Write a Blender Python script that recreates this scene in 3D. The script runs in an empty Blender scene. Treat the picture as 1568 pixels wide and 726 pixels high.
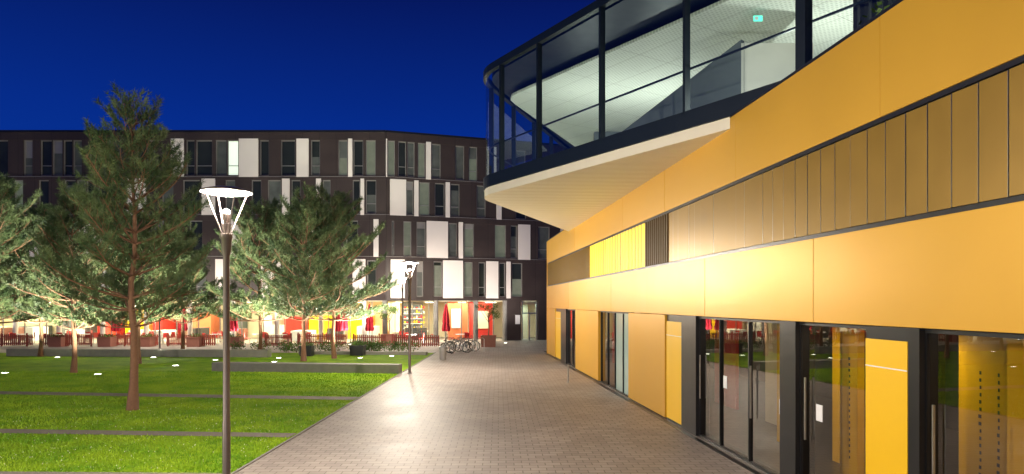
import bpy, math, random
import numpy as np
from mathutils import Vector, Matrix
random.seed(7); rng=np.random.default_rng(7)
S=bpy.context.scene
F0=1045.0; EYE=3.1; HZ=464.0; CX=784.0
def G(px,py):
    Y=EYE*F0/(py-HZ); return ((px-CX)/F0*Y,Y)
# ---------------------------------------------------------------- materials
def newmat(name):
    m=bpy.data.materials.new(name); m.use_nodes=True
    nt=m.node_tree; b=nt.nodes['Principled BSDF']; return m,nt,b
def mat(name,col,rough=.6,metal=0,var=.15,scale=3,bump=0,bscale=40,emit=None,es=0,spec=.5,coat=0,bd=.02):
    m,nt,b=newmat(name); N=nt.nodes; L=nt.links
    b.inputs['Roughness'].default_value=rough; b.inputs['Metallic'].default_value=metal
    b.inputs['Specular IOR Level'].default_value=spec; b.inputs['Coat Weight'].default_value=coat
    tc=N.new('ShaderNodeTexCoord'); nz=N.new('ShaderNodeTexNoise'); nz.inputs['Scale'].default_value=scale; nz.inputs['Detail'].default_value=5
    L.new(tc.outputs['Object'],nz.inputs['Vector'])
    mx=N.new('ShaderNodeMix'); mx.data_type='RGBA'
    c=Vector(col); mx.inputs[6].default_value=(*(c*(1-var)),1); mx.inputs[7].default_value=(*(c*(1+var)),1)
    L.new(nz.outputs['Fac'],mx.inputs[0]); L.new(mx.outputs[2],b.inputs['Base Color'])
    mr=N.new('ShaderNodeMapRange'); mr.inputs[3].default_value=max(0.02,rough*.85); mr.inputs[4].default_value=min(1,rough*1.15)
    L.new(nz.outputs['Fac'],mr.inputs[0]); L.new(mr.outputs[0],b.inputs['Roughness'])
    if bump>0:
        n2=N.new('ShaderNodeTexNoise'); n2.inputs['Scale'].default_value=bscale; n2.inputs['Detail'].default_value=4
        L.new(tc.outputs['Object'],n2.inputs['Vector'])
        bp=N.new('ShaderNodeBump'); bp.inputs['Strength'].default_value=bump; bp.inputs['Distance'].default_value=bd
        L.new(n2.outputs['Fac'],bp.inputs['Height']); L.new(bp.outputs[0],b.inputs['Normal'])
    if emit:
        b.inputs['Emission Color'].default_value=(*emit,1); b.inputs['Emission Strength'].default_value=es
    return m
def glassmat(name,tint=(.8,.85,.85),f0=.07,rough=0.0,body=None,bodyfac=0,gc=(.95,.97,1)):
    m=bpy.data.materials.new(name); m.use_nodes=True; nt=m.node_tree; N=nt.nodes; L=nt.links
    N.remove(N['Principled BSDF']); out=N['Material Output']
    t=N.new('ShaderNodeBsdfTransparent'); t.inputs[0].default_value=(*tint,1)
    g=N.new('ShaderNodeBsdfGlossy'); g.inputs['Roughness'].default_value=rough; g.inputs['Color'].default_value=(*gc,1)
    lw=N.new('ShaderNodeLayerWeight'); lw.inputs[0].default_value=.5
    pw=N.new('ShaderNodeMath'); pw.operation='POWER'; pw.inputs[1].default_value=4.5; L.new(lw.outputs['Facing'],pw.inputs[0])
    mr=N.new('ShaderNodeMapRange'); mr.inputs[3].default_value=f0; mr.inputs[4].default_value=1; L.new(pw.outputs[0],mr.inputs[0])
    mx=N.new('ShaderNodeMixShader'); src=t
    if body:
        d=N.new('ShaderNodeBsdfDiffuse'); d.inputs[0].default_value=(*body,1)
        m2=N.new('ShaderNodeMixShader'); m2.inputs[0].default_value=bodyfac
        L.new(t.outputs[0],m2.inputs[1]); L.new(d.outputs[0],m2.inputs[2]); src=m2
    L.new(mr.outputs[0],mx.inputs[0]); L.new(src.outputs[0],mx.inputs[1]); L.new(g.outputs[0],mx.inputs[2])
    L.new(mx.outputs[0],out.inputs[0]); return m
def brickmat(name,c1,c2,cm,bw,rh,ms,rough=.65,rot=0,bump=.3,spec=.4):
    m,nt,b=newmat(name); N=nt.nodes; L=nt.links
    tc=N.new('ShaderNodeTexCoord'); mp=N.new('ShaderNodeMapping'); mp.inputs['Rotation'].default_value=(0,0,rot)
    L.new(tc.outputs['Object'],mp.inputs[0])
    br=N.new('ShaderNodeTexBrick'); br.inputs['Scale'].default_value=1
    br.inputs['Brick Width'].default_value=bw; br.inputs['Row Height'].default_value=rh; br.inputs['Mortar Size'].default_value=ms
    br.inputs['Mortar Smooth'].default_value=.2
    br.inputs['Color1'].default_value=(*c1,1); br.inputs['Color2'].default_value=(*c2,1); br.inputs['Mortar'].default_value=(*cm,1)
    L.new(mp.outputs[0],br.inputs['Vector'])
    nz=N.new('ShaderNodeTexNoise'); nz.inputs['Scale'].default_value=.5; nz.inputs['Detail'].default_value=8; nz.inputs['Roughness'].default_value=.7
    L.new(tc.outputs['Object'],nz.inputs['Vector'])
    mr=N.new('ShaderNodeMapRange'); mr.inputs[1].default_value=.3; mr.inputs[2].default_value=.7; mr.inputs[3].default_value=.76; mr.inputs[4].default_value=1.16
    L.new(nz.outputs['Fac'],mr.inputs[0])
    mu=N.new('ShaderNodeMix'); mu.data_type='RGBA'; mu.blend_type='MULTIPLY'; mu.inputs[0].default_value=1
    L.new(br.outputs['Color'],mu.inputs[6]); L.new(mr.outputs[0],mu.inputs[7]); L.new(mu.outputs[2],b.inputs['Base Color'])
    b.inputs['Specular IOR Level'].default_value=spec
    r2=N.new('ShaderNodeMapRange'); r2.inputs[3].default_value=rough-.12; r2.inputs[4].default_value=rough+.15
    L.new(nz.outputs['Fac'],r2.inputs[0]); L.new(r2.outputs[0],b.inputs['Roughness'])
    bp=N.new('ShaderNodeBump'); bp.inputs['Strength'].default_value=bump; bp.inputs['Distance'].default_value=.006; bp.invert=True
    L.new(br.outputs['Fac'],bp.inputs['Height']); L.new(bp.outputs[0],b.inputs['Normal'])
    return m
M_gold=mat('gold_panel',(.66,.36,.028),.40,.28,.07,.5,bump=.15,bscale=.9,spec=.5,bd=.03)
M_goldrib=mat('gold_rib',(.27,.155,.014),.40,.35,.12,2)
M_yellow=mat('bright_yellow_panel',(.88,.52,.003),.4,0,.04,1)
M_black=mat('black_frame',(.012,.013,.015),.35,.2,.1)
M_darkframe=mat('dark_blue_frame',(.008,.015,.028),.5,.2,.1,spec=.3)
M_steel=mat('brushed_steel',(.5,.5,.48),.3,1,.05)
M_white=mat('white_render',(.74,.70,.62),.6,0,.04,.8)
M_int_dark=mat('interior_dark',(.05,.045,.045),.6)
M_floor=mat('interior_floor',(.12,.10,.085),.3,0,.2,2)
M_grey=mat('interior_grey',(.13,.15,.16),.6)
M_curt=mat('grey_curtain',(.05,.055,.06),.8)
def perf():
    m,nt,b=newmat('perforated_ceiling'); N=nt.nodes; L=nt.links
    tc=N.new('ShaderNodeTexCoord'); br=N.new('ShaderNodeTexBrick'); br.offset=.5
    br.inputs['Scale'].default_value=1; br.inputs['Brick Width'].default_value=.11; br.inputs['Row Height'].default_value=.11; br.inputs['Mortar Size'].default_value=.025
    br.inputs['Color1'].default_value=(.52,.54,.49,1); br.inputs['Color2'].default_value=(.58,.60,.54,1); br.inputs['Mortar'].default_value=(.76,.77,.70,1)
    mp=N.new('ShaderNodeMapping'); mp.inputs['Rotation'].default_value=(0,0,.97); L.new(tc.outputs['Object'],mp.inputs[0]); L.new(mp.outputs[0],br.inputs['Vector'])
    b2=N.new('ShaderNodeTexBrick'); b2.offset=0; b2.inputs['Scale'].default_value=1; b2.inputs['Brick Width'].default_value=2.4; b2.inputs['Row Height'].default_value=1.2; b2.inputs['Mortar Size'].default_value=.009
    for k in ('Color1','Color2'): b2.inputs[k].default_value=(1,1,1,1)
    b2.inputs['Mortar'].default_value=(.5,.5,.5,1); L.new(mp.outputs[0],b2.inputs['Vector'])
    mu=N.new('ShaderNodeMix'); mu.data_type='RGBA'; mu.blend_type='MULTIPLY'; mu.inputs[0].default_value=1
    L.new(br.outputs['Color'],mu.inputs[6]); L.new(b2.outputs['Color'],mu.inputs[7]); L.new(mu.outputs[2],b.inputs['Base Color']); b.inputs['Roughness'].default_value=.7
    return m
M_ceil=perf()
M_glass=glassmat('clear_glass',(.80,.88,.88),.07)
M_gf=glassmat('shopfront_glass',(.62,.58,.52),.17,gc=(.85,.82,.78))
M_frost=glassmat('frosted_glass',(.6,.75,.72),.06,.1,(.55,.75,.68),.8)
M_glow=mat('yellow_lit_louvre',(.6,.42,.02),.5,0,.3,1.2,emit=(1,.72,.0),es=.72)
M_clad=brickmat('dark_cladding',(.036,.025,.023),(.046,.033,.03),(.014,.011,.011),1.3,20,.015,.5,bump=.1)
M_wpanel=mat('white_facade_panel',(.74,.69,.65),.5,0,.07,.7)
M_win=mat('dark_window_glass',(.02,.024,.022),.12,0,.6,.6,spec=.25)
M_win2=mat('curtained_window',(.09,.10,.095),.35,0,.6,1.5,spec=.25)
M_lit=mat('lit_window',(.5,.55,.5),.5,0,.3,.8,emit=(.85,1,.8),es=.85)
M_dim=mat('dimly_lit_window',(.1,.1,.08),.4,0,.5,2.2,emit=(.55,.7,.5),es=.11,spec=.3)
M_frame=mat('window_frame',(.26,.25,.24),.4,.3)
M_conc=mat('concrete',(.22,.21,.19),.8,0,.25,4,.3,60)
M_red=mat('red_wall',(.64,.04,.03),.5,0,.15)
M_orange=mat('orange_wall',(.74,.20,.08),.5,0,.15)
M_cream=mat('cream_wall',(.78,.70,.50),.6,0,.15,1.2)
M_redwood=mat('red_painted_timber',(.26,.045,.03),.6,0,.25,8)
M_terra=mat('terracotta',(.26,.10,.07),.7,0,.2,6,.2)
M_fabric=mat('red_fabric',(.42,.012,.03),.8,0,.2,8)
M_pole=mat('lamp_pole_paint',(.17,.14,.13),.42,.5,.1,5)
M_lampwhite=mat('lamp_reflector',(.8,.8,.78),.4,0,.02,emit=(1,.93,.82),es=1.6)
M_bulb=mat('lamp_bulb',(.9,.9,.9),.4,0,.02,emit=(1,.95,.85),es=25)
M_up=mat('uplight_lens',(.9,.9,.9),.3,0,.02,emit=(1,1,.85),es=14)
M_rubber=mat('rubber',(.015,.015,.015),.8)
M_bike=mat('bike_paint',(.25,.26,.28),.35,.5,.2)
M_bark=mat('pine_bark',(.18,.09,.05),.9,0,.35,14,.8,30)
M_plaster=mat('sign_white',(.8,.8,.8),.5,0,.02)
M_exit=mat('exit_sign_face',(.1,.6,.4),.5,0,.3,20,emit=(.15,.9,.7),es=1.3)
def foliage(name,c1,c2,sc=1.3):
    m,nt,b=newmat(name); N=nt.nodes; L=nt.links
    tc=N.new('ShaderNodeTexCoord'); nz=N.new('ShaderNodeTexNoise'); nz.inputs['Scale'].default_value=sc; nz.inputs['Detail'].default_value=6
    L.new(tc.outputs['Object'],nz.inputs['Vector'])
    cr=N.new('ShaderNodeValToRGB'); cr.color_ramp.elements[0].position=.38; cr.color_ramp.elements[1].position=.62
    cr.color_ramp.elements[0].color=(*c1,1); cr.color_ramp.elements[1].color=(*c2,1)
    L.new(nz.outputs['Fac'],cr.inputs[0]); L.new(cr.outputs[0],b.inputs['Base Color']); b.inputs['Roughness'].default_value=.6
    b.inputs['Specular IOR Level'].default_value=.3
    return m
M_needle=foliage('pine_needles',(.035,.07,.026),(.13,.175,.07),1.6)
M_leaf=foliage('shrub_leaves',(.05,.11,.02),(.12,.2,.04))
M_blade=foliage('grass_blades',(.11,.25,.005),(.25,.38,.012),.8)
M_flower=mat('clover_flower',(.6,.65,.45),.8)
def lawnmat():
    m,nt,b=newmat('lawn_grass'); N=nt.nodes; L=nt.links
    tc=N.new('ShaderNodeTexCoord')
    a=N.new('ShaderNodeTexNoise'); a.inputs['Scale'].default_value=.7; a.inputs['Detail'].default_value=7; a.inputs['Roughness'].default_value=.7
    c=N.new('ShaderNodeTexNoise'); c.inputs['Scale'].default_value=28; c.inputs['Detail'].default_value=4
    L.new(tc.outputs['Object'],a.inputs['Vector']); L.new(tc.outputs['Object'],c.inputs['Vector'])
    r1=N.new('ShaderNodeValToRGB'); e=r1.color_ramp.elements; e[0].position=.35;e[0].color=(.10,.23,.005,1);e[1].position=.68;e[1].color=(.26,.39,.012,1)
    L.new(a.outputs['Fac'],r1.inputs[0])
    mr=N.new('ShaderNodeMapRange'); mr.inputs[1].default_value=.3;mr.inputs[2].default_value=.7;mr.inputs[3].default_value=.6;mr.inputs[4].default_value=1.35
    L.new(c.outputs['Fac'],mr.inputs[0])
    mu=N.new('ShaderNodeMix'); mu.data_type='RGBA'; mu.blend_type='MULTIPLY'; mu.inputs[0].default_value=1
    L.new(r1.outputs[0],mu.inputs[6]); L.new(mr.outputs[0],mu.inputs[7]); L.new(mu.outputs[2],b.inputs['Base Color'])
    b.inputs['Roughness'].default_value=.9; b.inputs['Specular IOR Level'].default_value=.15
    bp=N.new('ShaderNodeBump'); bp.inputs['Strength'].default_value=.6; bp.inputs['Distance'].default_value=.04
    L.new(c.outputs['Fac'],bp.inputs['Height']); L.new(bp.outputs[0],b.inputs['Normal']); return m
M_lawn=lawnmat()
M_ground=mat('ground_earth',(.05,.05,.045),.9)
M_pave=brickmat('brick_paving',(.37,.32,.29),(.29,.25,.228),(.15,.125,.11),.30,.20,.010,.55,rot=-.02)
M_pave2=brickmat('slab_paving',(.34,.30,.27),(.28,.25,.22),(.12,.1,.09),.6,.4,.01,.6)
M_strip=mat('gravel_paving',(.19,.165,.14),.9,0,.3,9,.4,80)
# ---------------------------------------------------------------- mesh builder
class MB:
    def __init__(s): s.v=[];s.f=[];s.m=[];s.mats=[]
    def mi(s,m):
        if m not in s.mats: s.mats.append(m)
        return s.mats.index(m)
    def add(s,vs,fs,m):
        o=len(s.v); s.v+= [tuple(p) for p in vs]; k=s.mi(m)
        for f in fs: s.f.append(tuple(i+o for i in f)); s.m.append(k)
    def box(s,a,b,m,fr=None):
        x0,y0,z0=a;x1,y1,z1=b
        vs=[(x0,y0,z0),(x1,y0,z0),(x1,y1,z0),(x0,y1,z0),(x0,y0,z1),(x1,y0,z1),(x1,y1,z1),(x0,y1,z1)]
        if fr: vs=[fr(*p) for p in vs]
        s.add(vs,[(0,3,2,1),(4,5,6,7),(0,1,5,4),(1,2,6,5),(2,3,7,6),(3,0,4,7)],m)
    def quad(s,ps,m): s.add(ps,[tuple(range(len(ps)))],m)
    def prism(s,poly,z0,z1,m):
        n=len(poly); vs=[(p[0],p[1],z0) for p in poly]+[(p[0],p[1],z1) for p in poly]
        fs=[tuple(reversed(range(n))),tuple(range(n,2*n))]+[(i,(i+1)%n,(i+1)%n+n,i+n) for i in range(n)]
        s.add(vs,fs,m)
    def tube(s,pts,rads,m,n=8,cap=True):
        pts=[Vector(p) for p in pts]; vs=[];fs=[]
        for i,p in enumerate(pts):
            d=(pts[min(i+1,len(pts)-1)]-pts[max(i-1,0)]).normalized()
            u=d.cross(Vector((0,0,1))) if abs(d.z)<.95 else d.cross(Vector((1,0,0)))
            u.normalize(); w=d.cross(u)
            r=rads[i] if isinstance(rads,(list,tuple)) else rads
            for k in range(n):
                a=2*math.pi*k/n; vs.append(p+u*math.cos(a)*r+w*math.sin(a)*r)
        for i in range(len(pts)-1):
            for k in range(n):
                k2=(k+1)%n; fs.append((i*n+k,i*n+k2,(i+1)*n+k2,(i+1)*n+k))
        if cap: fs+= [tuple(range(n)),tuple(reversed(range((len(pts)-1)*n,len(pts)*n)))]
        s.add(vs,fs,m)
    def lathe(s,prof,m,n=20,c=(0,0,0),fold=0):
        vs=[];fs=[]
        for j,(r,z) in enumerate(prof):
            for k in range(n):
                a=2*math.pi*k/n; rr=r*(1+(fold if k%2 else -fold)); vs.append((c[0]+rr*math.cos(a),c[1]+rr*math.sin(a),c[2]+z))
        for j in range(len(prof)-1):
            for k in range(n):
                k2=(k+1)%n; fs.append((j*n+k,j*n+k2,(j+1)*n+k2,(j+1)*n+k))
        s.add(vs,fs,m)
    def torus(s,c,R,r,m,n=24,k=6):
        pts=[(c[0]+R*math.cos(2*math.pi*i/n),c[1],c[2]+R*math.sin(2*math.pi*i/n)) for i in range(n+1)]
        s.tube(pts,r,m,k,cap=False)
    def obj(s,name,parent=None,smooth=False,bevel=0,loc=None,rot=0):
        me=bpy.data.meshes.new(name); me.from_pydata(s.v,[],s.f)
        for m in s.mats: me.materials.append(m)
        me.polygons.foreach_set('material_index',s.m)
        if smooth: me.polygons.foreach_set('use_smooth',[True]*len(s.f))
        me.update(); o=bpy.data.objects.new(name,me); S.collection.objects.link(o)
        if parent: o.parent=parent
        if loc: o.location=loc
        o.rotation_euler[2]=rot
        if smooth:
            md=o.modifiers.new('es','EDGE_SPLIT'); md.split_angle=math.radians(40)
        if bevel:
            md=o.modifiers.new('b','BEVEL'); md.width=bevel; md.segments=2; md.limit_method='ANGLE'
        return o
def empty(name,loc=(0,0,0)):
    e=bpy.data.objects.new(name,None); e.location=loc; S.collection.objects.link(e); return e
def copyobj(o,loc,rot=0,sc=1):
    c=o.copy(); c.location=loc; c.rotation_euler[2]=rot; c.scale=(sc,sc,sc) if not isinstance(sc,tuple) else sc
    S.collection.objects.link(c); return c
def light(kind,name,loc,power,col=(1,1,1),rot=(0,0,0),parent=None,**k):
    l=bpy.data.lights.new(name,kind); l.energy=power; l.color=col
    for a,b in k.items(): setattr(l,a,b)
    o=bpy.data.objects.new(name,l); o.location=loc; o.rotation_euler=rot; S.collection.objects.link(o)
    if parent: o.parent=parent
    return o
# ---------------------------------------------------------------- camera / world
cd=bpy.data.cameras.new('camera'); cam=bpy.data.objects.new('camera',cd); S.collection.objects.link(cam)
cam.location=(0,0,EYE); cam.rotation_euler=(math.pi/2,0,0); cd.sensor_width=36; cd.lens=24; cd.shift_y=.0644; cd.clip_end=3000; S.camera=cam
S.view_settings.view_transform='Standard'; S.view_settings.look='None'; S.view_settings.exposure=0
w=bpy.data.worlds.new('World'); S.world=w; w.use_nodes=True; N=w.node_tree.nodes; L=w.node_tree.links; bg=N['Background']
sky=N.new('ShaderNodeTexSky'); sky.sky_type='NISHITA'; sky.sun_disc=False; sky.sun_elevation=math.radians(-4); sky.sun_rotation=math.radians(200)
tc=N.new('ShaderNodeTexCoord'); sp=N.new('ShaderNodeSeparateXYZ'); L.new(tc.outputs['Generated'],sp.inputs[0])
cr=N.new('ShaderNodeValToRGB'); e=cr.color_ramp.elements
e[0].position=0; e[0].color=(.002,.045,.36,1); e[1].position=.8; e[1].color=(.001,.003,.04,1)
q=e.new(.24); q.color=(.001,.024,.25,1); q=e.new(.42); q.color=(.001,.007,.10,1)
L.new(sp.outputs[2],cr.inputs[0])
b2=N.new('ShaderNodeBackground'); b2.inputs[1].default_value=1.0; L.new(cr.outputs[0],b2.inputs[0])
L.new(sky.outputs[0],bg.inputs[0]); bg.inputs[1].default_value=.05
ad=N.new('ShaderNodeAddShader'); L.new(bg.outputs[0],ad.inputs[0]); L.new(b2.outputs[0],ad.inputs[1]); L.new(ad.outputs[0],N['World Output'].inputs[0])
# ---------------------------------------------------------------- ground
def sheet(name,poly,z,m):
    b=MB(); b.quad([(p[0],p[1],z) for p in poly],m); return b.obj(name)
sheet('ground',[(-900,-900),(900,-900),(900,900),(-900,900)],-.02,M_ground)
sheet('lawn',[(-75,-12),(-5.2,-12),(-4.72,42.5),(-75,42.5)],0,M_lawn)
sheet('brick_path',[(-5.27,-12),(7.2,-12),(2,44),(-4.72,44)],.006,M_pave)
sheet('plaza_pavement',[(-75,42.5),(-4.72,42.5),(-4.72,44),(2,44),(12,44),(12,62),(-75,62)],.004,M_pave2)
def strip(a,b,wd,name='garden_path'):
    a=Vector(a);b=Vector(b);n=Vector((-(b-a).y,(b-a).x)).normalized()*wd/2
    sheet(name,[a-n,b-n,b+n,a+n],.010,M_strip)
strips=[((-40,18.55),(-5.12,15.95),.5),((-40,26.0),(-5.05,22.1),.7),((-40,13.2),(-5.12,12.2),.4)]
for s_ in strips: strip(*s_)
b=MB()
b.box((0,0,-.01),(.05,54.5,.03),M_conc,fr=lambda x,y,z:(-5.27+.0092*y+x-.025,-12+y,z)); b.obj('lawn_edging')
def lowwall(p,q,h,t,name='low_concrete_wall'):
    p=Vector(p);q=Vector(q);d=(q-p).normalized();n=Vector((-d.y,d.x)); Ln=(q-p).length
    b=MB(); b.box((0,0,-.05),(Ln,t,h),M_conc,fr=lambda x,y,z:(p.x+d.x*x+n.x*y,p.y+d.y*x+n.y*y,z))
    return b.obj(name,bevel=.02)
lowwall((-13.6,30.9),(-4.95,29.9),.40,.5)
lowwall((-29.5,39.8),(-13.9,38.9),.42,.5)
lowwall((-12.9,41.2),(-5.1,40.6),.18,.4)
def tri_field(name,n,xr,yr,hh,m,wd=.012,zoff=0):
    y=yr[0]+(yr[1]-yr[0])*rng.random(n)**1.5; x=xr[0]+(xr[1]-xr[0])*rng.random(n)
    keep=(x<-5.3+.0092*(y+12)-.0)&(x>-.76*y-1.0)
    for (a,b_,wd_) in strips:
        t=(x-a[0])/(b_[0]-a[0]); yl=a[1]+t*(b_[1]-a[1]); keep&=np.abs(y-yl)>wd_/2+.02+.05*rng.random(n)
    x=x[keep];y=y[keep];n=len(x); a=rng.random(n)*2*math.pi; h=hh*(.5+rng.random(n)); lean=rng.normal(0,.35,(n,2))*h[:,None]
    dx=np.cos(a)*wd;dy=np.sin(a)*wd
    V=np.zeros((n,3,3)); V[:,0]=np.stack([x-dx,y-dy,np.zeros(n)],1); V[:,1]=np.stack([x+dx,y+dy,np.zeros(n)],1)
    V[:,2]=np.stack([x+lean[:,0],y+lean[:,1],h],1); V[...,2]+=zoff
    me=bpy.data.meshes.new(name); me.vertices.add(n*3); me.vertices.foreach_set('co',V.ravel())
    me.loops.add(n*3); me.loops.foreach_set('vertex_index',np.arange(n*3,dtype=np.int32))
    me.polygons.add(n); me.polygons.foreach_set('loop_start',np.arange(0,n*3,3,dtype=np.int32)); 
    me.materials.append(m); me.update(); me.validate(); o=bpy.data.objects.new(name,me); S.collection.objects.link(o); return o
tri_field('grass',150000,(-24,-4.9),(11,31),.045,M_blade)
tri_field('clover_flowers',1100,(-14,-4.9),(11,21),.02,M_flower,wd=.010,zoff=.03)
# ---------------------------------------------------------------- gold building
def fy(px): return 5.54/((px-CX)/F0+.0815)
def FR(Y,n,z): return (5.54-.0815*Y+n,Y+.0815*n,z)
gb=empty('gold_panel_building')
YE=41.6; YS=-9.0
b=MB()
def band(z0,z1,off):
    ys=[YS]; y=off
    while y<YE:
        if y>YS+.5: ys.append(y)
        y+=4.62
    ys.append(YE)
    for a,c in zip(ys[:-1],ys[1:]):
        t=random.uniform(-.004,.004); b.box((a+.006,t,z0),(c-.006,.06,z1),M_gold,FR)
band(2.80,4.10,10.6-4.62*5); band(5.53,6.85,8.93-4.62*4)
b.obj('gold_cladding_bands',gb,bevel=.004)
b=MB()
b.box((YS,.07,2.82),(YE,.28,6.83),M_black,FR)
b.box((YS,.02,4.10),(YE-.01,.07,4.16),M_black,FR); b.box((YS,.02,5.47),(YE-.01,.07,5.53),M_black,FR)  # black rails stand in for the shadow lines edging the louvre strip
b.box((YS,.0,6.852),(YE,.4,6.90),M_black,FR)
b.box((YE,.0,0),(YE+.25,9,6.85),M_gold,FR); b.box((YS-.25,0,0),(YS,9,6.85),M_gold,FR)
b.box((YS,6.5,0),(YE,6.8,6.7),M_grey,FR)
b.box((YS,.28,2.82),(YE,6.5,2.95),M_int_dark,FR)
b.box((YS,.02,.0),(YE,6.5,.012),M_floor,FR)
b.box((YS,.28,6.55),(YE,9,6.62),M_black,FR)
b.obj('structure',gb)
b=MB(); y=YS+.1; yr=fy(1022)
while y<yr:
    t=random.uniform(-.006,.006)
    x0,x1=y,y+.372
    vs=[(x0,.045+t,4.175),(x1,.030+t,4.175),(x1,.058+t,4.175),(x0,.068+t,4.175),(x0,.045+t,5.455),(x1,.030+t,5.455),(x1,.058+t,5.455),(x0,.068+t,5.455)]
    b.add([FR(*p) for p in vs],[(0,3,2,1),(4,5,6,7),(0,1,5,4),(1,2,6,5),(2,3,7,6),(3,0,4,7)],M_goldrib)
    b.box((x0-.003,.036,4.175),(x0+.003,.05,5.455),M_steel,FR)
    y+=.395
M_fin=mat('brown_fin',(.13,.08,.03),.45,.4)
y=yr+.05
while y<YE-.3:
    if y<fy(988): b.box((y,-.0,4.17),(y+.05,.065,5.46),M_fin,FR); y+=.2
    elif y<fy(902):
        a=random.uniform(.0,.03)
        vs=[]; 
        for j in range(7): t=j/6; vs.append((y+.37*t,.045-.03*math.sin(t*math.pi)-a*.3))
        for p,q in zip(vs[:-1],vs[1:]): b.quad([FR(p[0],p[1],4.17),FR(q[0],q[1],4.17),FR(q[0],q[1],5.46),FR(p[0],p[1],5.46)],M_glow)
        b.box((y-.012,.03,4.17),(y-.004,.065,5.46),M_goldrib,FR); y+=.38
    else:
        b.box((y,.0,4.17),(y+.09,.065,5.46),M_goldrib,FR); y+=.26
b.obj('louvre_panels',gb)
segs=[(-9,-3,'glass'),(-3,-2.2,'yellow'),(-2.2,2.5,'glass'),(2.5,3.2,'yellow'),(3.2,4.0,'black')]
pxs=[(1405,1570,'glass'),(1388,1405,'black'),(1320,1388,'yellow'),(1216,1320,'glass'),(1192,1216,'black'),(1095,1192,'glass'),(1064,1095,'glass'),(1042,1064,'black'),(1018,1042,'yellow'),(962,1018,'gold'),(937,962,'frost'),(916,937,'glass'),(881,916,'gold'),(866,881,'glass'),(858,866,'black'),(850,858,'yellow'),(838.5,850,'gold')]
segs.append((4.0,fy(1570),'glass'))
for a,c,t in pxs: segs.append((fy(c),fy(a),t))
b=MB(); g=MB()
for a,c,t in segs:
    if t=='gold': b.box((a+.01,.0,.06),(c-.01,.10,2.785),M_gold,FR)
    elif t=='yellow':
        b.box((a+.03,.03,.08),(c-.03,.12,2.62),M_yellow,FR); b.box((a,.06,.0),(c,.2,2.79),M_black,FR)
        b.box((a+.03,.024,2.25),(c-.03,.03,2.265),M_plaster,FR)
    elif t=='black': b.box((a,.02,0),(c,.35,2.795),M_black,FR)
    else:
        m=M_frost if t=='frost' else M_gf
        g.quad([FR(a,.14,.05),FR(c,.14,.05),FR(c,.14,2.74),FR(a,.14,2.74)],m)
        k=max(1,round((c-a)/1.3)); 
        for i in range(k+1):
            yy=a+(c-a)*i/k; b.box((yy-.022,.10,.05),(yy+.022,.18,2.74),M_black,FR)
        b.box((a,.09,2.74),(c,.2,2.797),M_black,FR); b.box((a,.09,0),(c,.2,.05),M_black,FR)
        if t=='frost': b.box((a,.5,.1),(c,.55,2.7),M_white,FR)
        else:
            for i in range(k):
                yy=a+(c-a)*(i+.88)/k; b.box((yy,.06,.9),(yy+.025,.085,1.9),M_steel,FR) if i%2==0 and c<20 else None
for px,h in [(1186,1.15),(1242,1.25),(1101,1.3)]:
    yy=fy(px); b.box((yy-.09,.128,h),(yy+.09,.136,h+.26),M_plaster,FR)
b.box((YS,-.14,-.01),(YE,-.02,.014),M_black,FR)
for y0,wd,n0 in [(8.3,.9,1.3),(9.8,1.1,1.4),(6.4,.7,1.0),(12.6,.6,1.8),(4.5,.7,1.2),(14.4,.7,1.6),(10.9,.5,.9),(7.3,.5,.8)]:
    b.box((y0,n0,.02),(y0+wd,n0+.12,2.81),M_yellow,FR)
    for c_ in range(1 if wd<.7 else 2):
        for r in range(18):
            z=.55+r*.095; w_=random.uniform(.02,.045)
            b.box((y0+.2+c_*.3,n0-.006,z),(y0+.2+c_*.3+w_,n0,z+.045),M_int_dark,FR)
for i in range(7):
    y0=16+i*3.5; b.box((y0,2.5,.02),(y0+1.6,2.6,2.8),[M_cream,M_red,M_cream,M_orange][i%4],FR)
b.obj('shopfront_frames_and_panels',gb); g.obj('shopfront_glazing',gb)
for yy in (5,9.5,13,18,25,33):
    p=FR(yy,.75,2.7); light('AREA','interior_downlight',p,22 if yy<15 else 35,(1,.85,.6),parent=gb,shape='DISK',size=.4)
# upper glazed wedge
V0=Vector((-1.2,22.8)); dA=Vector((5.62,-9.05)).normalized(); nA=Vector((-dA.y,dA.x)); 
dB=Vector((3.98,11)).normalized(); nB=Vector((dB.y,-dB.x)); R=2.2
half=math.acos(dA.dot(dB))/2; tl=R/math.tan(half); C=V0+dA*tl+nA*R
LA=21.5
def path(n):
    pts=[V0+dB*11.6+nB*n]
    a0=math.atan2(-nB.y,-nB.x); a1=math.atan2(-nA.y,-nA.x)
    if a0<0:a0+=2*math.pi
    if a1<0:a1+=2*math.pi
    for i in range(11):
        a=a0+(a1-a0)*i/10; pts.append(C+Vector((math.cos(a),math.sin(a)))*(R-n))
    pts.append(V0+dA*LA+nA*n); return pts
def bandmesh(b,n0,n1,z0,z1,m):
    A=path(n0);B=path(n1);k=len(A)
    vs=[(p.x,p.y,z0) for p in A]+[(p.x,p.y,z1) for p in A]+[(p.x,p.y,z0) for p in B]+[(p.x,p.y,z1) for p in B]
    fs=[]
    for i in range(k-1):
        fs+=[(i,i+1,k+i+1,k+i),(2*k+i,3*k+i,3*k+i+1,2*k+i+1),(k+i,k+i+1,3*k+i+1,3*k+i),(i,2*k+i,2*k+i+1,i+1)]
    b.add(vs,fs,m)
gv=empty('glass_lounge_building')
b=MB(); far=[(12,-2),(14,36)]
def poly(n): return [tuple(p) for p in path(n)]+far
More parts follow.
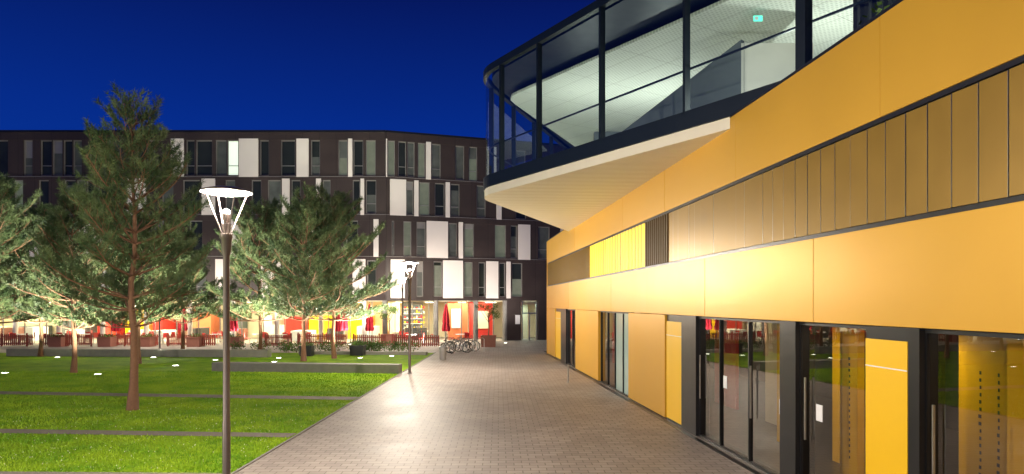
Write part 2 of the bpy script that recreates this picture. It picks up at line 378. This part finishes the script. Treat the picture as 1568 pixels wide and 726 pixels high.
def soff():
    m=mat('white_soffit',(.78,.72,.59),.55,0,.03,.5); nt=m.node_tree; N=nt.nodes; L=nt.links; b=N['Principled BSDF']
    tc=N.new('ShaderNodeTexCoord'); mp=N.new('ShaderNodeMapping'); mp.inputs['Rotation'].default_value=(0,0,-.08)
    wv=N.new('ShaderNodeTexWave'); wv.inputs['Scale'].default_value=.5; wv.bands_direction='Y'; wv.inputs['Distortion'].default_value=0
    L.new(tc.outputs['Object'],mp.inputs[0]); L.new(mp.outputs[0],wv.inputs[0])
    bp=N.new('ShaderNodeBump'); bp.inputs['Strength'].default_value=.6; bp.inputs['Distance'].default_value=.05; L.new(wv.outputs['Fac'],bp.inputs['Height']); L.new(bp.outputs[0],b.inputs['Normal']); return m
M_soff=soff()
b.prism(poly(.04),6.63,6.87,M_soff)
b.prism(poly(.25),6.875,7.18,M_int_dark)
b.prism(poly(.30),10.62,10.9,M_darkframe)
b.obj('floor_and_roof_slabs',gv)
b=MB()
bandmesh(b,0,.16,6.875,7.26,M_darkframe); bandmesh(b,0,.16,10.6,10.82,M_darkframe)
bandmesh(b,.2,.24,8.22,8.26,M_darkframe)
def sA(px):
    u=(px-CX)/F0; return (22.8*u+1.2)/(.5275+.8495*u)
def FA(s,n,z): p=V0+dA*s+nA*n; return (p.x,p.y,z)
def FB(s,n,z): p=V0+dB*s+nB*n; return (p.x,p.y,z)
for px in (765,822,918,1047): s_=sA(px); b.box((s_-.035,0,7.2),(s_+.035,.16,10.62),M_darkframe,FA)
s_=sA(1226); b.box((s_-.10,-.02,7.2),(s_+.10,.2,10.62),M_darkframe,FA)
for s_ in (14.3,16,17.8,19.6): b.box((s_-.035,0,7.2),(s_+.035,.16,10.62),M_darkframe,FA)
for s_ in (1.2,3.5,6,8.5,11): b.box((s_-.035,0,7.2),(s_+.035,.16,10.62),M_darkframe,FB)
b.obj('glazing_frame',gv)
g=MB(); A=path(.08)
for p,q in zip(A[:-1],A[1:]): g.quad([(p.x,p.y,7.26),(q.x,q.y,7.26),(q.x,q.y,10.6),(p.x,p.y,10.6)],M_glass)
g.obj('curved_glazing',gv)
b=MB()
cp=[(-.05,24.5),(.0,24.0),(.25,23.6),(4.4,17.6),(9,10.8),(11.6,11.5),(11.6,33),(3.1,32.2),(.1,25.0)]
b.prism(cp,10.38,10.46,M_ceil)
for i in range(9):
    x=2.0+i*.95; yv=23.6-i*1.1; b.lathe([(.09,10.37),(.09,10.378)],M_plaster,12,c=(x,yv,0))
b.box((5.75,17.2,7.18),(7.6,20,9.65),M_white)
b.add([(3.1,20.6,7.18),(3.1,20.6,8.1),(5.74,17.1,9.7),(5.74,17.1,7.18),(3.25,20.7,7.18),(3.25,20.7,8.1),(5.85,17.19,9.7),(5.85,17.19,7.18)],[(0,1,2,3),(4,7,6,5),(1,5,6,2),(0,4,5,1)],M_grey)
b.box((3.5,29,7.18),(11,29.3,10.37),M_grey)
pts=[]
for i in range(110):
    s_=12.95+i*.04; n_=.45+.06*math.sin(i*1.3); pts.append((s_,n_))
for p,q in zip(pts[:-1],pts[1:]): b.quad([FA(p[0],p[1],7.2),FA(q[0],q[1],7.2),FA(q[0],q[1],10.6),FA(p[0],p[1],10.6)],M_curt)
b.prism([(2.2,23.5),(4.8,18.0),(11,9),(13,12),(13,30),(5,30)],10.9,12.0,M_clad)
b.obj('interior_and_roof_parts',gv)
b=MB(); b.box((6.02,17.0,10.12),(6.24,17.03,10.26),M_exit); b.box((6.12,17.01,10.26),(6.14,17.03,10.38),M_steel)
b.box((6.05,16.995,10.15),(6.13,16.999,10.23),M_plaster); b.obj('exit_sign')
for p,e_ in [((2.6,23.2,7.75),190),((5.4,23.5,7.75),300),((8.4,17.4,7.75),300),((6.0,14.6,7.75),150)]:  # added floor lamps, put in to light the lounge ceiling from below
    b=MB(); b.lathe([(0,.12),(.05,.11),(.07,.0),(.05,-.03),(0,-.04)],M_white,12,c=p)
    light('POINT','added_lounge_light',(p[0],p[1],p[2]+.2),e_,(.94,1,.88),shadow_soft_size=.06,parent=gv)
    b.tube([(p[0],p[1],7.18),(p[0],p[1],p[2])],.015,M_steel,6); b.lathe([(.18,7.2),(.18,7.18)],M_steel,12,c=(p[0],p[1],0)); b.obj('added_floor_lamp')
# ---------------------------------------------------------------- far dark building
db=empty('dark_office_building')
dR=Vector((13.8,4.7)).normalized(); nR=Vector((-dR.y,dR.x))
def FL(s,n,z): return (s,53+n,z)
def FRR(s,n,z): return (-9.8+dR.x*s+nR.x*n,53+dR.y*s+nR.y*n,z)
def sL(px): return (px-CX)/F0*53
def sR(px):
    u=(px-CX)/F0; return (53*u+9.8)/(dR.x-dR.y*u)
rows={5:(13.0,15.75),4:(10.05,12.65),3:(6.8,9.5),2:(3.6,6.4)}
W,D='W','D'
left={5:[(262,282,W),(285,298,D),(300,325,D),(330,347,'C'),(348,365,'L'),(366,396,W),(398,412,D),(430,452,D),(454,473,W),(476,490,'C'),(518,532,'M'),(533,540,W),(541,556,D),(560,575,'M')],
4:[(280,306,D),(309,330,W),(345,360,'C'),(385,400,D),(410,430,'C'),(432,444,W),(446,460,D),(484,492,W),(494,506,'C'),(540,551,D),(552,558,W),(560,576,'C')],
3:[(290,310,D),(345,372,W),(375,390,'C'),(420,440,D),(470,482,W),(484,500,'C'),(530,548,D),(572,580,W)],
2:[(300,315,'C'),(330,350,W),(400,430,W),(432,446,D),(500,515,'C'),(540,560,W),(562,576,D)]}
right={5:[(585,593,W),(594,605,'M'),(610,622,D),(624,635,'C'),(640,651,'M'),(652,660,W),(661,675,'C'),(697,711,'C'),(718,731,'M'),(745,760,W),(790,805,'C')],
4:[(597,622,W),(622.5,633,'C'),(634,641,W),(642,658,'M'),(666,681,D),(682,689,W),(690,704,'C'),(730,744,'C'),(760,768,W),(790,806,D),(822,835,'C')],
3:[(600,604,'C'),(618,630,'M'),(638,652,'C'),(653,686,W),(687,700,'C'),(702,709,W),(711,726,'M'),(758,775,'M'),(782,792,'C'),(793,812,W),(824,842,'C'),(858,874,W)],
2:[(598,620,W),(638,648,'C'),(664,677,'M'),(678,709,W),(711,724,'M'),(733,743,D),(744,763,W),(765,774,D),(775,782,W),(784,800,'M')]}
wb=MB(); pb=MB(); gb2=MB()
def facade(fr,s0,s1,feats,conv,rnd_to=None):
    zb=3.3; 
    for r in (2,3,4,5):
        z0,z1=rows[r]
        wb.box((s0,-.03,zb),(s1,.32,z0),M_clad,fr)
        pb.box((s0,-.05,z0-.10),(s1,-.032,z0-.07),M_frame,fr) if r>2 else None
        zb=z1
        fs=[(conv(a),conv(c),t) for a,c,t in feats[r]]
        if rnd_to is not None:
            x=s0+.3
            lim=fs[0][0]-.6
            while x<lim:
                t=random.choice(['W','C','D','C','M','D','D']) ; wd=random.choice([.45,.8,1.0,1.5]) if t=='W' else random.choice([.7,.8,.9])
                if x+wd>lim: break
                fs.append((x,x+wd,t)); x+=wd+random.choice([.03,.05,.6,1.2])
            fs.sort()
        x=s0
        for a,c,t in fs:
            a=max(a,s0);c=min(c,s1)
            if a>x+.002: wb.box((x,0,z0),(a,.3,z1),M_clad,fr)
            if t=='W': pb.box((a+.01,-.055,z0-.12),(c-.01,.28,z1+.10),M_wpanel,fr)
            else:
                m={'C':M_win2,'D':M_win,'L':M_lit,'M':M_dim}[t]
                gb2.quad([fr(a,.2,z0),fr(c,.2,z0),fr(c,.2,z1),fr(a,.2,z1)],m)
                for (p,q) in ((a,a+.05),(c-.05,c)): pb.box((p,.1,z0),(q,.22,z1),M_frame,fr)
                pb.box((a+.05,.12,z0),(c-.05,.22,z0+.06),M_frame,fr); pb.box((a+.05,.12,z1-.06),(c-.05,.22,z1),M_frame,fr)
                if random.random()<.5: pb.box((a+.05,.14,z0+.75),(c-.05,.21,z0+.80),M_frame,fr)
                if t in 'CM' and random.random()<.6:
                    zz=z1-random.uniform(.3,1.6); gb2.quad([fr(a+.05,.19,zz),fr(c-.05,.19,zz),fr(c-.05,.19,z1-.06),fr(a+.05,.19,z1-.06)],random.choice([M_win2,M_frame,M_win]))
            x=c
        if x<s1: wb.box((x,0,z0),(s1,.3,z1),M_clad,fr)
    wb.box((s0,-.05,zb),(s1,.4,16.35),M_clad,fr); wb.box((s0,-.12,16.35),(s1,.5,16.5),M_black,fr)
facade(FL,-58,-9.8,left,sL,True)
facade(FRR,0,22,right,sR)
wb.prism([(-58,53.35),(-9.9,53.35),(10,60.2),(10,72),(-58,72)],3.3,16.3,M_black)
wb.obj('walls',db); pb.obj('panels_and_frames',db); gb2.obj('windows',db)
b=MB(); g=MB()
b.box((-58,61,0),(-9,61.2,3.3),M_cream)
b.box((-58,53.4,3.2),(-9.8,61,3.29),M_cream)
b.prism([(-9.8,53.4),(10,60.2),(10,66),(-9.8,66)],3.2,3.295,M_cream)
b.box((-9.6,61.8,0),(6,62,3.2),M_cream)
x=-57
while x<-10:
    wdt=random.uniform(.6,2.2); m=random.choice([M_red,M_orange,M_cream,M_yellow,M_cream,M_grey,M_yellow,M_plaster,M_cream])
    b.box((x,57.5+random.uniform(0,2.5),0),(x+wdt,60.8,random.choice([1.1,2.0,2.5,3.19])),m); x+=wdt+random.uniform(.4,2)
for s0,s1,n0,h,m in [(sR(604),sR(622),3.0,3.19,M_cream),(sR(630),sR(664),4.2,3.19,M_grey),(sR(697),sR(728),2.4,3.19,M_orange),(sR(735),sR(772),3.2,3.18,M_red)]:
    b.box((s0,n0,0),(s1,n0+.2,h),m,FRR)
b.box((sR(702),2.3,1.0),(sR(716),2.39,2.6),M_plaster,FRR); b.box((sR(745),3.1,.9),(sR(765),3.19,2.4),M_cream,FRR)
for k in range(5):
    b.box((sR(632),4.0,.9+k*.42),(sR(662),4.19,.94+k*.42),M_plaster,FRR)
    for j in range(9):
        s_=sR(633)+j*.2; b.box((s_,4.02,.94+k*.42),(s_+.1,4.15,.94+k*.42+random.uniform(.12,.3)),random.choice([M_red,M_cream,M_frame,M_yellow]),FRR)
b.box((sR(630),2.6,0),(sR(664),3.1,1.05),M_int_dark,FRR)
b.box((sR(776),0,0),(sR(798),.4,3.3),M_clad,FRR); b.box((sR(824),0,0),(22,.4,3.3),M_clad,FRR)
b.box((sR(789),-.03,1.35),(sR(796),-.005,2.1),M_plaster,FRR)
b.box((sR(800),.15,0),(sR(801.5),.3,3.2),M_steel,FRR); b.box((sR(822),.15,0),(sR(823.5),.3,3.2),M_steel,FRR); b.box((sR(801.5),.15,2.2),(sR(822),.3,2.3),M_steel,FRR); b.box((sR(811),.15,0),(sR(812.5),.3,2.2),M_steel,FRR)
b.box((sR(799),2.5,0),(sR(824),2.6,3.19),M_cream,FRR)
g.quad([FRR(sR(799),.2,0),FRR(sR(824),.2,0),FRR(sR(824),.2,3.25),FRR(sR(799),.2,3.25)],M_glass)
g.quad([FRR(0,.5,.05),FRR(sR(776),.5,.05),FRR(sR(776),.5,3.2),FRR(0,.5,3.2)],M_glass)
g.quad([FL(-58,.5,.05),FL(-9.8,.5,.05),FL(-9.8,.5,3.2),FL(-58,.5,3.2)],M_glass)
for px in (590,668,729,774): s_=sR(px); b.tube([FRR(s_,.15,0),FRR(s_,.15,3.3)],.2,M_conc,12)
for i in range(14): b.tube([(-11.5-i*3.4,53.2,0),(-11.5-i*3.4,53.2,3.3)],.18,M_white,12)
for i in range(28): b.box((-11-i*1.7,53.46,0),(-10.94-i*1.7,53.54,3.2),M_frame)
for i in range(8): s_=.8+i*1.35; b.box((s_-.03,.46,0),(s_+.03,.54,3.2),M_frame,FRR)
b.box((-58,53.44,2.35),(-9.8,53.54,2.41),M_frame)
M_lum=mat('ceiling_luminaire',(.9,.9,.8),.5,0,.02,emit=(1,.86,.6),es=9)
for i in range(11): b.box((-13-i*4.2,54.2,3.12),(-12.7-i*4.2,58.5,3.16),M_lum)
for i in range(4): b.box((1.2+i*2.6,1.0,3.12),(1.5+i*2.6,3.4,3.16),M_lum,FRR)
for i in range(16):
    x=-12.5-i*2.7+random.uniform(-.5,.5); b.box((x,55+random.uniform(0,2),0),(x+random.uniform(.6,1.8),57.4,random.uniform(.8,1.3)),random.choice([M_int_dark,M_red,M_plaster,M_terra]))
for i in range(22):
    x=-11.5-i*2.1; z=2.55+random.uniform(-.2,.2); b.tube([(x,55.2,z+.18),(x,55.2,3.2)],.01,M_int_dark,4); b.lathe([(.04,.2),(.18,.0)],random.choice([M_red,M_lum,M_lum]),12,c=(x,55.2,z))
b.obj('ground_floor',db); g.obj('ground_floor_glazing',db)
for x in (-14,-24,-34,-44): light('AREA','cafe_ceiling_light',(x,56.5,3.1),1300,(1,.85,.53),parent=db,shape='RECTANGLE',size=8,size_y=4)
p=FRR(5,2.0,3.08); light('AREA','cafe_ceiling_light',p,850,(1,.87,.64),rot=(0,0,.33),parent=db,shape='RECTANGLE',size=8,size_y=3)
p=FRR(sR(811),1.3,3.0); light('AREA','entrance_light',p,60,(.8,1,.85),parent=db,size=.8)
# ---------------------------------------------------------------- street lamps
def lampmesh():
    b=MB()
    b.lathe([(.11,0),(.11,.03),(.062,.05),(.062,1.2),(.055,1.22),(.05,3.85),(.07,3.9),(.085,4.12),(.10,4.14),(.10,4.2),(.05,4.21),(.075,4.32),(.08,4.36),(0,4.36)],M_pole,20)
    for k in range(4):
        a=math.pi/4+k*math.pi/2; c,s=math.cos(a),math.sin(a)
        b.tube([(c*.07,s*.07,4.2),(c*.33,s*.33,4.84)],.011,M_pole,6)
    b.lathe([(.0,4.955),(.2,4.94),(.385,4.89),(.395,4.875),(.39,4.86)],M_pole,40)
    b.lathe([(.39,4.862),(.36,4.855),(.2,4.83),(0,4.82)],M_lampwhite,40)
    b.lathe([(.0,4.37),(.045,4.38),(.07,4.46),(.075,4.52)],M_pole,16)
    b.lathe([(.05,4.5),(.05,4.58),(.0,4.6)],M_bulb,16)
    return b
first=None
lampP=[((-4.56,10.9),2400),((-4.5,30.0),3900),((-7.7,48.0),2600),((-4.9,-8.0),3900),((-24,46.5),2600),((-17.5,4.0),9500)]  # last two lamps are added: one brightens the far facade, one the lawn
for (x,y),e_ in lampP:
    if first is None: o=lampmesh().obj('street_lamp',smooth=True,loc=(x,y,0)); first=o
    else: o=copyobj(first,(x,y,0))
    light('POINT','lamp_light',(0,0,4.72),e_,(1,.88,.72),parent=o,shadow_soft_size=.16)
# ---------------------------------------------------------------- uplights
b=MB(); b.lathe([(.16,0),(.16,.03),(.13,.035)],M_steel,20); b.lathe([(.13,.034),(0,.036)],M_up,20); up=None
ups=[G(150,574),G(88,548),G(8,572),G(427,549),G(600,546),G(330,552),G(235,548),(-30,36),(-16.5,33.5),(-12.4,35.6),(-8.5,38.2)]
ups=[Vector(p) for p in ups]
for i,p in enumerate(ups):
    if up is None: o=b.obj('ground_uplight',smooth=True,loc=(p.x,p.y,0)); up=o
    else: o=copyobj(up,(p.x,p.y,0))
    light('SPOT','uplight_beam',(0,0,.08),7000 if i not in (5,9) else 2800,(1,.98,.76),rot=(math.pi,0,0),parent=o,spot_size=math.radians(135),spot_blend=.8,shadow_soft_size=.1)
for x in (-40,-30,-20,-12):  # added fixtures and beams, put in to brighten the far facade
    o=copyobj(up,(x,50.6,0)); light('SPOT','added_wall_wash',(0,0,.08),1900,(1,.9,.85),rot=(math.pi-.25,0,0),parent=o,spot_size=math.radians(120),spot_blend=.8,shadow_soft_size=.1)
for p in [(-6.5,50.5),(-.5,52.5)]:  # two more added fixtures for the angled facade wing
    o=copyobj(up,(p[0],p[1],0)); light('SPOT','added_wall_wash',(0,0,.08),1800,(1,.9,.82),rot=(math.pi-.25,0,0),parent=o,spot_size=math.radians(130),spot_blend=.8,shadow_soft_size=.1)
# ---------------------------------------------------------------- pines
def pine(seed,H,base,rad,nwh,nbr,needles,nlen,nw,trunk_r=.13):
    r=random.Random(seed); g=np.random.default_rng(seed); b=MB()
    wob=[(r.uniform(-.08,.08),r.uniform(-.08,.08)) for _ in range(9)]
    def tp(z):
        t=z/H*8; i=min(7,int(t)); f=t-i; return Vector((wob[i][0]*(1-f)+wob[i+1][0]*f,wob[i][1]*(1-f)+wob[i+1][1]*f,z))
    wob[0]=(0,0)
    b.tube([tp(H*i/12*.98) for i in range(13)],[trunk_r*(1.35 if i==0 else 1)*(1-i/12.6) for i in range(13)],M_bark,10)
    tpos=[];tdir=[]
    sect=[r.uniform(.78,1.22) for _ in range(7)]
    for wi in range(nwh):
        h=(wi+r.uniform(-.3,.3))/nwh; h=max(0,h); z=base+(H-base)*h*.95
        pr=rad*min(1,.80+h*1.6)*(1-h**1.7)**.7*r.uniform(.8,1.16)
        a0=r.uniform(0,6.28)
        for k in range(nbr):
            if r.random()<.12: continue
            a=a0+k*2*math.pi/nbr+r.uniform(-.35,.35); Ln=pr*r.uniform(.55,1.18)*sect[int((a%6.283)/6.284*7)]+.15
            el=r.uniform(-.05,.35)+h*.7
            d=Vector((math.cos(a)*math.cos(el),math.sin(a)*math.cos(el),math.sin(el))); p=tp(z); pts=[p.copy()]; ns=6
            dd=d.copy()
            for i in range(ns):
                dd=(dd+Vector((r.uniform(-.12,.12),r.uniform(-.12,.12),.0+.1*i/ns*2))).normalized(); p=p+dd*Ln/ns; pts.append(p.copy())
            br=.012+.012*Ln; b.tube(pts,[br*(1-.8*i/ns) for i in range(ns+1)],M_bark,5,cap=False)
            tpos.append(pts[-1]);tdir.append(dd.copy())
            side=1
            ntw=max(2,int(Ln/.19))
            for j in range(ntw):
                f=.32+.66*(j+r.random())/ntw; q=min(ns-1,int(f*ns)); pp=pts[q].lerp(pts[q+1],f*ns-q if f*ns-q<1 else 1)
                bd=(pts[q+1]-pts[q]).normalized(); sd=bd.cross(Vector((0,0,1))).normalized()*side; side=-side
                td=(bd*.7+sd*r.uniform(.5,.95)+Vector((0,0,r.uniform(.0,.6)))).normalized(); tl_=(.22+.28*Ln*(1-f)+.1)*r.uniform(.7,1.2)
                e1=pp+td*tl_*.5; td2=(td+Vector((0,0,.35))).normalized(); e2=e1+td2*tl_*.5
                b.tube([pp,e1,e2],[.009,.006,.004],M_bark,3,cap=False)
                tpos.append(e2);tdir.append(td2)
                m_=max(1,int(tl_/.17))
                for q2 in range(m_):
                    ff=(q2+.5)/m_; c=pp.lerp(e2,ff); tpos.append(c); tdir.append((td2+Vector((r.uniform(-.8,.8),r.uniform(-.8,.8),r.uniform(0,.8)))).normalized())
    tpos.append(tp(H*.985));tdir.append(Vector((0,0,1)))
    T=np.array([tuple(p) for p in tpos]);Dd=np.array([tuple(p) for p in tdir]);n=len(T)
    up_=np.tile([0,0,1.],(n,1)); up_[np.abs(Dd[:,2])>.95]=[1,0,0]
    U=np.cross(Dd,up_);U/=np.linalg.norm(U,axis=1)[:,None];Wv=np.cross(Dd,U)
    K=needles; sl=.26*g.uniform(.7,1.3,(n,1))
    tt=g.random((n,K)); az=g.uniform(0,2*math.pi,(n,K)); ang=g.uniform(.5,1.1,(n,K)); ln=nlen*g.uniform(.7,1.2,(n,K))
    base_=T[:,None,:]+Dd[:,None,:]*(tt*sl-.05)[...,None]
    rad_=U[:,None,:]*np.cos(az)[...,None]+Wv[:,None,:]*np.sin(az)[...,None]
    nd=Dd[:,None,:]*np.cos(ang)[...,None]+rad_*np.sin(ang)[...,None]
    tip=base_+nd*ln[...,None]
    sidev=np.cross(nd,g.normal(size=nd.shape)); sidev/=np.linalg.norm(sidev,axis=2)[...,None]; sidev*=nw
    NV=np.stack([base_-sidev,base_+sidev,tip],2).reshape(-1,3); nt=n*K
    nb=len(b.v); V=np.concatenate([np.array([tuple(p) for p in b.v]),NV])
    li=[];ls=[];c=0
    for f in b.f: ls.append(c); li+=f; c+=len(f)
    LI=np.concatenate([np.array(li),nb+np.arange(nt*3)]).astype(np.int32); LS=np.concatenate([np.array(ls),c+np.arange(0,nt*3,3)]).astype(np.int32)
    me=bpy.data.meshes.new('pine_tree'); me.vertices.add(len(V)); me.vertices.foreach_set('co',V.ravel()); me.loops.add(len(LI)); me.loops.foreach_set('vertex_index',LI)
    me.polygons.add(len(LS)); me.polygons.foreach_set('loop_start',LS); me.materials.append(M_bark); me.materials.append(M_needle)
    me.polygons.foreach_set('material_index',np.concatenate([np.zeros(len(b.f)),np.ones(nt)]).astype(np.int32)); me.update(); me.validate()
    print('pine tufts',n); return me
pA=pine(5,9.1,2.4,2.5,14,6,34,.15,.008)
pB=pine(11,9.4,2.2,3.1,13,7,26,.19,.012,.13)
pC=pine(23,9.0,2.1,3.1,12,7,26,.19,.012,.12)
def tree(me,p,rot,sc):
    o=bpy.data.objects.new('pine_tree',me); o.location=(p[0],p[1],0); o.rotation_euler[2]=rot; o.scale=(sc,sc,sc); S.collection.objects.link(o)
tree(pA,G(203,628),.4,1.0)
tree(pB,G(113,571),1.0,.88)
tree(pC,G(62,546),2.0,.95)
tree(pB,G(213,557),3.1,.85)
tree(pC,G(398,545),.3,.98)
tree(pB,G(465,553),5.0,.98)
tree(pC,G(512,549),4.0,1.02)
tree(pC,(-25.5,33),1.2,1.0)
tree(pB,(-29.5,38.5),2.2,1.0)
tree(pB,(-19.8,41),.2,.85)
# ---------------------------------------------------------------- shrubs / planters
def leafball(b,c,rx,ry,rz,n,m,sz=.06):
    for i in range(n):
        d=Vector((random.gauss(0,1),random.gauss(0,1),random.gauss(0,1))).normalized()*random.random()**.4
        p=Vector((c[0]+d.x*rx,c[1]+d.y*ry,c[2]+d.z*rz)); u=Vector((random.gauss(0,1),random.gauss(0,1),random.gauss(0,1))).normalized()*sz; v=u.cross(Vector((random.gauss(0,1),random.gauss(0,1),random.gauss(0,1)))).normalized()*sz*.6
        b.add([p-u,p+v,p+u,p-v],[(0,1,2,3)],m)
def shrub(x,y,w_,h,n=500,z=0):
    b=MB()
    for k in range(4): 
        cx=random.uniform(-w_/2,w_/2); b.tube([(cx,0,0),(cx*1.2,.05,h*.6)],.015,M_bark,5); leafball(b,(cx,random.uniform(-.2,.2),h*.5),w_*.35,.4,h*.5,n//4,M_leaf)
    b.obj('shrub',loc=(x,y,z))
for px in (500,530,560,590,612,380,440): 
    shrub((px-CX)/F0*43,43+random.uniform(-.6,.6),1.8,.75)
def planter(x,y,w_,h,m,treeh=0,name='planter'):
    b=MB(); b.lathe([(0,0),(w_*.66,0),(w_*.70,h-.06),(w_*.74,h-.06),(w_*.74,h),(w_*.64,h),(w_*.64,h-.08),(0,h-.08)],m,4)
    if treeh:
        b.tube([(0,0,h-.1),(.05,0,h+.6),(0,.05,treeh*.7)],[.05,.04,.03],M_bark,7)
        for k in range(9):
            a=k*2.4; r_=random.uniform(.3,.75); e2=(math.cos(a)*r_,math.sin(a)*r_,treeh*.62+random.uniform(0,.9)); b.tube([(0,.02,treeh*.5+k*.05),e2],[.02,.008],M_bark,4); leafball(b,e2,.32,.32,.25,90,M_leaf,.05)
    else: leafball(b,(0,0,h+.08),w_*.6,w_*.6,.16,160,M_leaf,.05)
    b.obj(name,loc=(x,y,0),rot=math.pi/4)
planter(*G(748,531),1.05,.8,M_terra,3.4,'potted_tree')
planter(-9.1,50.5,1.0,.8,M_terra,3.2,'potted_tree')
planter(*G(548,544),.8,.6,M_black); planter(*G(470,545),.7,.6,M_black)
for px in (360,300,225,165,90): planter((px-CX)/F0*48.5,48.5,.95,.7,M_terra)
def fence(x0,x1,y,name='red_timber_fence'):
    b=MB(); x=0; Ln=x1-x0
    while x<Ln:
        b.box((x,0,.08),(x+.09,.025,.85+.03*math.sin(x*3)),M_redwood); x+=.14
    for z in (.2,.65): b.box((0,.026,z),(Ln,.066,z+.07),M_redwood)
    x=0
    while x<=Ln: b.box((x,.068,0),(x+.09,.158,.95),M_redwood); x+=1.8
    b.obj(name,loc=(x0,y,0))
for a,c,y in [(540,590,48),(600,672,47.5),(405,445,48),(255,330,48.5),(150,245,48.8),(60,140,48.5),(0,50,48.6),(455,530,49.5)]:
    fence((a-CX)/F0*y,(c-CX)/F0*y,y)
def parasol(x,y):
    b=MB(); b.lathe([(.3,0),(.3,.08),(.05,.1),(.03,.14)],M_conc,14); b.tube([(0,0,.1),(0,0,2.75)],.025,M_steel,8)
    b.lathe([(.17,.95),(.20,1.1),(.15,1.5),(.17,1.6),(.13,2.1),(.07,2.6),(.02,2.8)],M_fabric,16,fold=.22); o=b.obj('closed_parasol',loc=(x,y,0),smooth=False); o.scale=(1.4,1.4,1.08)
for px,y in [(683,50),(566,50.5),(516,50),(527,51.5),(358,50.5),(280,50.8),(178,50)]: parasol((px-CX)/F0*y,y)
def table(x,y,r):
    b=MB(); b.lathe([(0,.72),(.42,.72),(.43,.735),(.42,.75),(0,.75)],M_plaster,20); b.tube([(0,0,0),(0,0,.72)],.03,M_steel,8); b.lathe([(.25,0),(.25,.02),(.03,.04)],M_steel,14)
    for k in range(3):
        a=k*2.09+r; c,s=math.cos(a),math.sin(a)
        fr=lambda px_,py_,pz_,c=c,s=s:(c*(.75+px_)-s*py_,s*(.75+px_)+c*py_,pz_)
        b.box((-.2,-.2,.43),(.2,.2,.46),M_red,fr); b.box((.18,-.2,.5),(.21,.2,.86),M_red,fr)
        for u in (-.18,.16):
            for v in (-.18,.16): b.box((u,v,0),(u+.025,v+.025,.43 if u<0 else .86),M_steel,fr)
    return b
t0=None
for px,y in [(630,51),(705,51.5),(480,51.5),(430,51),(395,52),(330,51.5),(250,52),(200,51.2),(130,51.8),(90,51),(30,51.6),(650,57.5),(610,56),(350,54.8),(230,54.8),(120,54.8)]:
    x=(px-CX)/F0*y
    if t0 is None: t0=table(x,y,0).obj('cafe_table_set',loc=(x,y,0))
    else: copyobj(t0,(x,y,0),random.uniform(0,6))
def bike():
    b=MB(); 
    for x in (-.52,.52):
        b.torus((x,0,.34),.33,.018,M_rubber); b.torus((x,0,.34),.305,.010,M_steel,24,4)
        for k in range(10):
            a=k*math.pi/5; b.tube([(x,0,.34),(x+.3*math.cos(a),0,.34+.3*math.sin(a))],.003,M_steel,3)
        b.tube([(x,-.04,.34),(x,.04,.34)],.025,M_steel,8)
    bb=(-.08,0,.30);st=(-.22,0,.82);hd=(.36,0,.80);hb=(.39,0,.66)
    for p,q,r in [(bb,st,.017),(bb,hb,.02),((-.2,0,.74),hd,.016),(hd,hb,.02),(hb,(.52,0,.34),.014),(bb,(-.52,0,.34),.012),((-.2,0,.74),(-.52,0,.34),.010),(hd,(.33,0,.98),.014)]: b.tube([p,q],r,M_bike,7)
    b.tube([(.25,-.28,.98),(.33,-.2,1.0),(.36,0,.98),(.33,.2,1.0),(.25,.28,.98)],.012,M_rubber,6)
    b.add([(-.36,-.07,.86),(-.36,.07,.86),(-.08,.02,.86),(-.08,-.02,.86),(-.34,-.06,.82),(-.34,.06,.82),(-.1,.015,.83),(-.1,-.015,.83)],[(0,3,2,1),(4,5,6,7),(0,1,5,4),(1,2,6,5),(2,3,7,6),(3,0,4,7)],M_rubber)
    b.tube([st,(-.22,0,.85)],.013,M_steel,6); b.lathe([(.09,-.01),(.09,.01)],M_steel,12,c=(-.08,0,.3)); b.tube([(-.08,-.1,.18),(-.08,-.04,.3),(-.08,.04,.3),(-.08,.1,.42)],.01,M_steel,5)
    b.tube([(-.75,0,.62),(-.52,0,.71),(-.3,0,.66)],.012,M_rubber,5)
    return b
bo=bike().obj('bicycle',loc=(-3.3,42.4,0),rot=.25)
copyobj(bo,(-3.5,43.1,0),.35); copyobj(bo,(-2.9,43.7,0),.1); copyobj(bo,(-3.9,41.4,0),1.1); copyobj(bo,(-3.2,44.4,0),.3)
b=MB()
for i in range(4): 
    x=i*.7; b.tube([(x,0,0),(x,0,.8),(x+.08,0,.86),(x+.35,0,.86),(x+.43,0,.8),(x+.43,0,0)],.02,M_steel,8)
b.obj('bike_rack',loc=(-4.2,42.9,0),rot=.3)
p=G(678,551); b=MB(); b.lathe([(.16,0),(.18,.05),(.2,.62),(.215,.63),(.215,.7),(.12,.74),(.1,.7)],M_frame,18); b.tube([(0,0,0),(0,0,.5)],.03,M_steel,6); b.obj('litter_bin',loc=(p[0],p[1],0),smooth=True)
p=G(870,586); b=MB(); b.lathe([(.06,0),(.06,.02),(.03,.03),(.03,.62),(.045,.63),(.045,.68),(0,.70)],M_steel,14); b.obj('bollard',loc=(p[0],p[1],0),smooth=True)
for yy in (8.2,8.9,9.5):
    p=FR(yy,.75,6.62); shrub(p[0],p[1],.8,.75,260,6.62)
